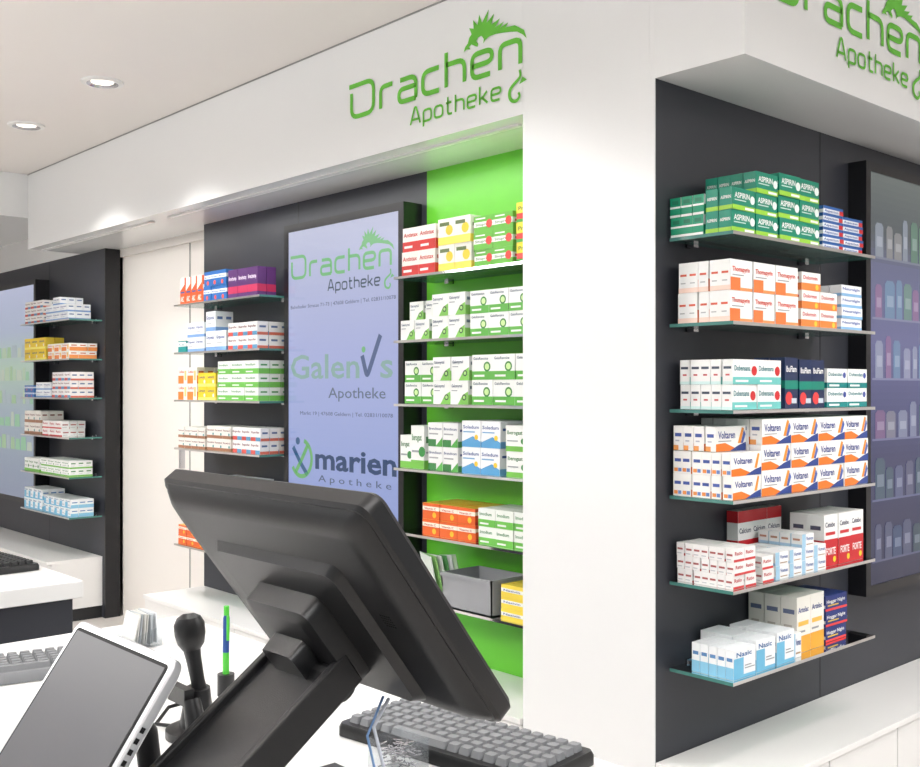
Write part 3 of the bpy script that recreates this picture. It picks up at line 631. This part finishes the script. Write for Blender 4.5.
# ------------------------------------------------------------------ tablet terminal
e=empty('tablet_terminal',(-1.160,.46,1.0)); inv=Matrix.Translation(e.location).inverted()
ax=Vector((1,0,0)); ay=Vector((0,.57,.8216)); az=Vector((0,-.8216,.57))
TL=Vector((-1.156,.5215,1.208)); ce=TL-ay*.10
MT=Matrix(((ax.x,ay.x,az.x,ce.x),(ax.y,ay.y,az.y,ce.y),(ax.z,ay.z,az.z,ce.z),(0,0,0,1)))
q=B(); q.loft([(.250,.188,-.016,.012),(.260,.200,-.012,.014),(.262,.202,-.008,.014),(.262,.202,-.002,.014),(.258,.198,0,.012)],M=MT); add(q,'housing',[M_silver],smooth=True)
q=B(); q.loft([(.244,.184,-.001,.006),(.244,.184,.0008,.006)],M=MT); add(q,'bezel',[mat('bezel_matt_black',(12,12,13),.6,spec=.2)])
q=B(); q.loft([(.236,.176,-.001,.002),(.236,.176,.0012,.002)],M=MT); add(q,'display',[M_tabs])
q=B()
for i in range(6): q.box((.1309,-.04+i*.012,-.008),(.1315,-.034+i*.012,-.003),M=MT)
add(q,'ports',[M_blk2])
q=B(); q.loft([(.14,.12,.0005,.02),(.14,.12,.012,.02)],M=Matrix.Translation((-1.160,.53,1.0)))
q.tube([(-1.160,.56,1.01),(-1.160,.55,1.09),(-1.160,.520,1.14)],.014,n=14)
q.box((-.04,-.03,-.024),(.04,.03,-.015),M=MT); add(q,'stand',[M_blk],smooth=True)

# ------------------------------------------------------------------ handheld scanner on cradle
e=empty('barcode_scanner',(-1.357,.722,1.0)); inv=Matrix.Translation(e.location).inverted()
q=B(); c0=Vector((-1.357,.722,1.0))
q.tube([c0+Vector(p) for p in ((0,0,.0005),(0,0,.012),(0,0,.016))],[.045,.045,.036],n=28)
q.tube([c0+Vector(p) for p in ((0,0,.014),(0,0,.05),(.002,0,.07))],[.026,.020,.017],n=20)
q.tube([c0+Vector(p) for p in ((.002,.004,.05),(.0,.0,.08),(-.004,-.004,.11),(-.008,-.006,.13))],[.013,.010,.011,.013],n=16)
q.tube([c0+Vector(p) for p in ((-.008,-.006,.122),(-.008,-.006,.132),(-.009,-.007,.146),(-.010,-.008,.160),(-.010,-.009,.170),(-.011,-.009,.175))],[.012,.019,.022,.022,.017,.008],n=20)
q.tube([c0+Vector(p) for p in ((.02,-.02,.06),(.03,-.02,.035),(.035,-.02,.01))],[.012,.014,.014],n=12)
q.box((-1.385,.69,1.052),(-1.335,.705,1.075))
add(q,'body',[M_blk],smooth=True)
q=B(); q.tube([c0+Vector(p) for p in ((-.03,-.02,.01),(-.07,-.03,.006),(-.09,.0,.02),(-.07,.04,.03),(-.02,.03,.02))],.003,n=8); add(q,'cable',[M_blk],smooth=True)

q=B(); a=Vector((-1.504,.851,1.0))
q.tube([a+Vector(p) for p in ((0,0,.0),(0,0,.035))],[.014,.014],(30,30,32),n=16)
q.tube([a+Vector(p) for p in ((0,0,.03),(.0,.0,.070))],[.0055,.0055],(80,190,60),n=10)
q.tube([a+Vector(p) for p in ((.0,.0,.070),(.0,.001,.125),(0,.001,.135))],[.0055,.0055,.003],(30,70,140),n=10)
q.tube([a+Vector(p) for p in ((.0,.001,.130),(0,.001,.145))],[.0045,.0045],(80,190,60),n=10)
q.box(a+Vector((.005,-.002,.09)),a+Vector((.008,.002,.130)),(80,190,60))
q.build('pen_in_holder',[M_carton],smooth=True)

def tray(q,x0,x1,y0,y1,z0,zf,zb):
    q.face([(x0,y0,z0),(x1,y0,z0),(x1,y1,z0),(x0,y1,z0)]); q.face([(x0,y0,z0),(x1,y0,z0),(x1,y0,zf),(x0,y0,zf)])
    q.face([(x0,y1,z0),(x1,y1,z0),(x1,y1,zb),(x0,y1,zb)]); q.face([(x0,y0,z0),(x0,y1,z0),(x0,y1,zb),(x0,y0,zf)]); q.face([(x1,y0,z0),(x1,y1,z0),(x1,y1,zb),(x1,y0,zf)])
e=empty('leaflet_holder',(-1.91,.884,1.0)); inv=Matrix.Translation(e.location).inverted()
q=B(); tray(q,-1.945,-1.875,.863,.922,1.001,1.022,1.040); add(q,'tray',[M_clear])
q=B()
for i in range(8):
    Mx=Matrix.Translation((-1.91+random.uniform(-.004,.004),.872+i*.0058,1.034))@Matrix.Rotation(-.18+i*.03,4,'X')@Matrix.Rotation(random.uniform(-.08,.08),4,'Y')
    q.box((-.030,-.001,-.028),(.030,.001,.030),random.choice([(230,232,235),(200,206,210),(210,210,205),(180,186,190)]),M=Mx)
add(q,'leaflets',[M_paper])

q=B(); c=Vector((-1.05,.845,1.0)); tray(q,-1.078,-1.022,.817,.873,1.001,1.046,1.046)
for i in range(110):
    p=c+Vector((random.uniform(-.02,.02),random.uniform(-.02,.02),random.uniform(.007,.038))); a=random.uniform(0,6.28); v_=Vector((math.cos(a),math.sin(a),random.uniform(-.2,.2)))*.006
    q.tube([p-v_,p+v_],.0009,mi=1,n=5)
q.build('paper_clip_box',[M_clear,M_chrome])

# ------------------------------------------------------------------ lights
K=.80
def downlight(x,y,power,spot=110):
    q=B(); n=36
    prof=[(.094,ZC-.0005),(.092,ZC-.008),(.070,ZC-.012),(.062,ZC-.006),(.050,ZC-.002)]
    for i in range(len(prof)-1):
        for k in range(n):
            a0=2*math.pi*k/n; a1=2*math.pi*(k+1)/n
            r0,z0=prof[i]; r1,z1=prof[i+1]
            q.face([(x+r0*math.cos(a0),y+r0*math.sin(a0),z0),(x+r0*math.cos(a1),y+r0*math.sin(a1),z0),(x+r1*math.cos(a1),y+r1*math.sin(a1),z1),(x+r1*math.cos(a0),y+r1*math.sin(a0),z1)],mi=0 if i<2 else 2)
    q.face([(x+.05*math.cos(2*math.pi*k/n),y+.05*math.sin(2*math.pi*k/n),ZC-.003) for k in range(n)],mi=1)
    o=q.build('ceiling_downlight',[M_cabw,M_lens,M_chrome])
    l=bpy.data.lights.new('lamp','SPOT'); l.energy=power*K; l.spot_size=math.radians(spot); l.spot_blend=.6; l.shadow_soft_size=.05; l.color=(1,.985,.965)
    lo=bpy.data.objects.new('lamp',l); lo.location=(x,y,ZC-.02); sc.collection.objects.link(lo); lo.parent=o
for x,y,p in ((-4.60,1.97,80),(-5.63,1.995,80),(-2.45,1.90,38),(-1.95,.9,36),(-7.2,1.6,75),(-.85,2.75,56),(-.75,3.8,56),(-.6,5.0,52)):
    downlight(x,y,p)
def fill_light(x,y,sx,sy,pd,pu):  # out-of-view up/down fill light, added to brighten the ceiling and room
    z=2.55
    q=B(); q.box((x-sx/2,y-sy/2,z-.03),(x+sx/2,y+sy/2,z+.03),mi=0)
    for dx in (-1,1):
        for dy in (-1,1): q.tube([(x+dx*sx*.4,y+dy*sy*.4,z+.03),(x+dx*sx*.4,y+dy*sy*.4,ZC)],.003,n=6,mi=0)
    o=q.build('added_fill_light',[M_cabw])
    for pw,dz,rx in ((pd,-.035,0),(pu,.035,math.pi)):
        l=bpy.data.lights.new('lamp','AREA'); l.shape='RECTANGLE'; l.size=sx*.95; l.size_y=sy*.95; l.energy=pw*K; l.color=(.99,.995,1)
        lo=bpy.data.objects.new('lamp',l); lo.location=(x,y,z+dz); lo.rotation_euler=(rx,0,0); sc.collection.objects.link(lo); lo.parent=o
fill_light(.6,.0,1.6,.5,42,60); fill_light(-2.6,-1.0,2.4,.5,48,130); fill_light(.5,3.4,.5,1.8,52,45); fill_light(-5.6,-1.0,2.4,.5,58,130)
def strip(x0,x1,p,y=YB-.27):
    q=B(); q.box((x0,y-.012,ZS-.008),(x1,y+.012,ZS-.0005)); o=q.build('led_strip_light',[M_cabw]); o.parent=FAS
    l=bpy.data.lights.new('led','AREA'); l.shape='RECTANGLE'; l.size=(x1-x0)*.98; l.size_y=.02; l.energy=p; l.color=(1,.99,.97)
    lo=bpy.data.objects.new('led',l); lo.location=((x0+x1)/2,y,ZS-.012); sc.collection.objects.link(lo); lo.parent=o
strip(-5.1,-2.5,8); strip(-6.9,-5.3,3.5)

w=bpy.data.worlds.new('World'); sc.world=w; w.use_nodes=True
w.node_tree.nodes['Background'].inputs[0].default_value=(.95,.98,1,1)
w.node_tree.nodes['Background'].inputs[1].default_value=.62

# ------------------------------------------------------------------ camera
cam=bpy.data.cameras.new('Camera'); co=bpy.data.objects.new('Camera',cam); sc.collection.objects.link(co)
cam.sensor_width=36; cam.lens=36*1035/920; cam.shift_y=4.5/920; cam.clip_start=.01
co.location=(0,0,1.5)
co.rotation_euler=(math.pi/2,0,math.atan2(.740,.672))
sc.camera=co
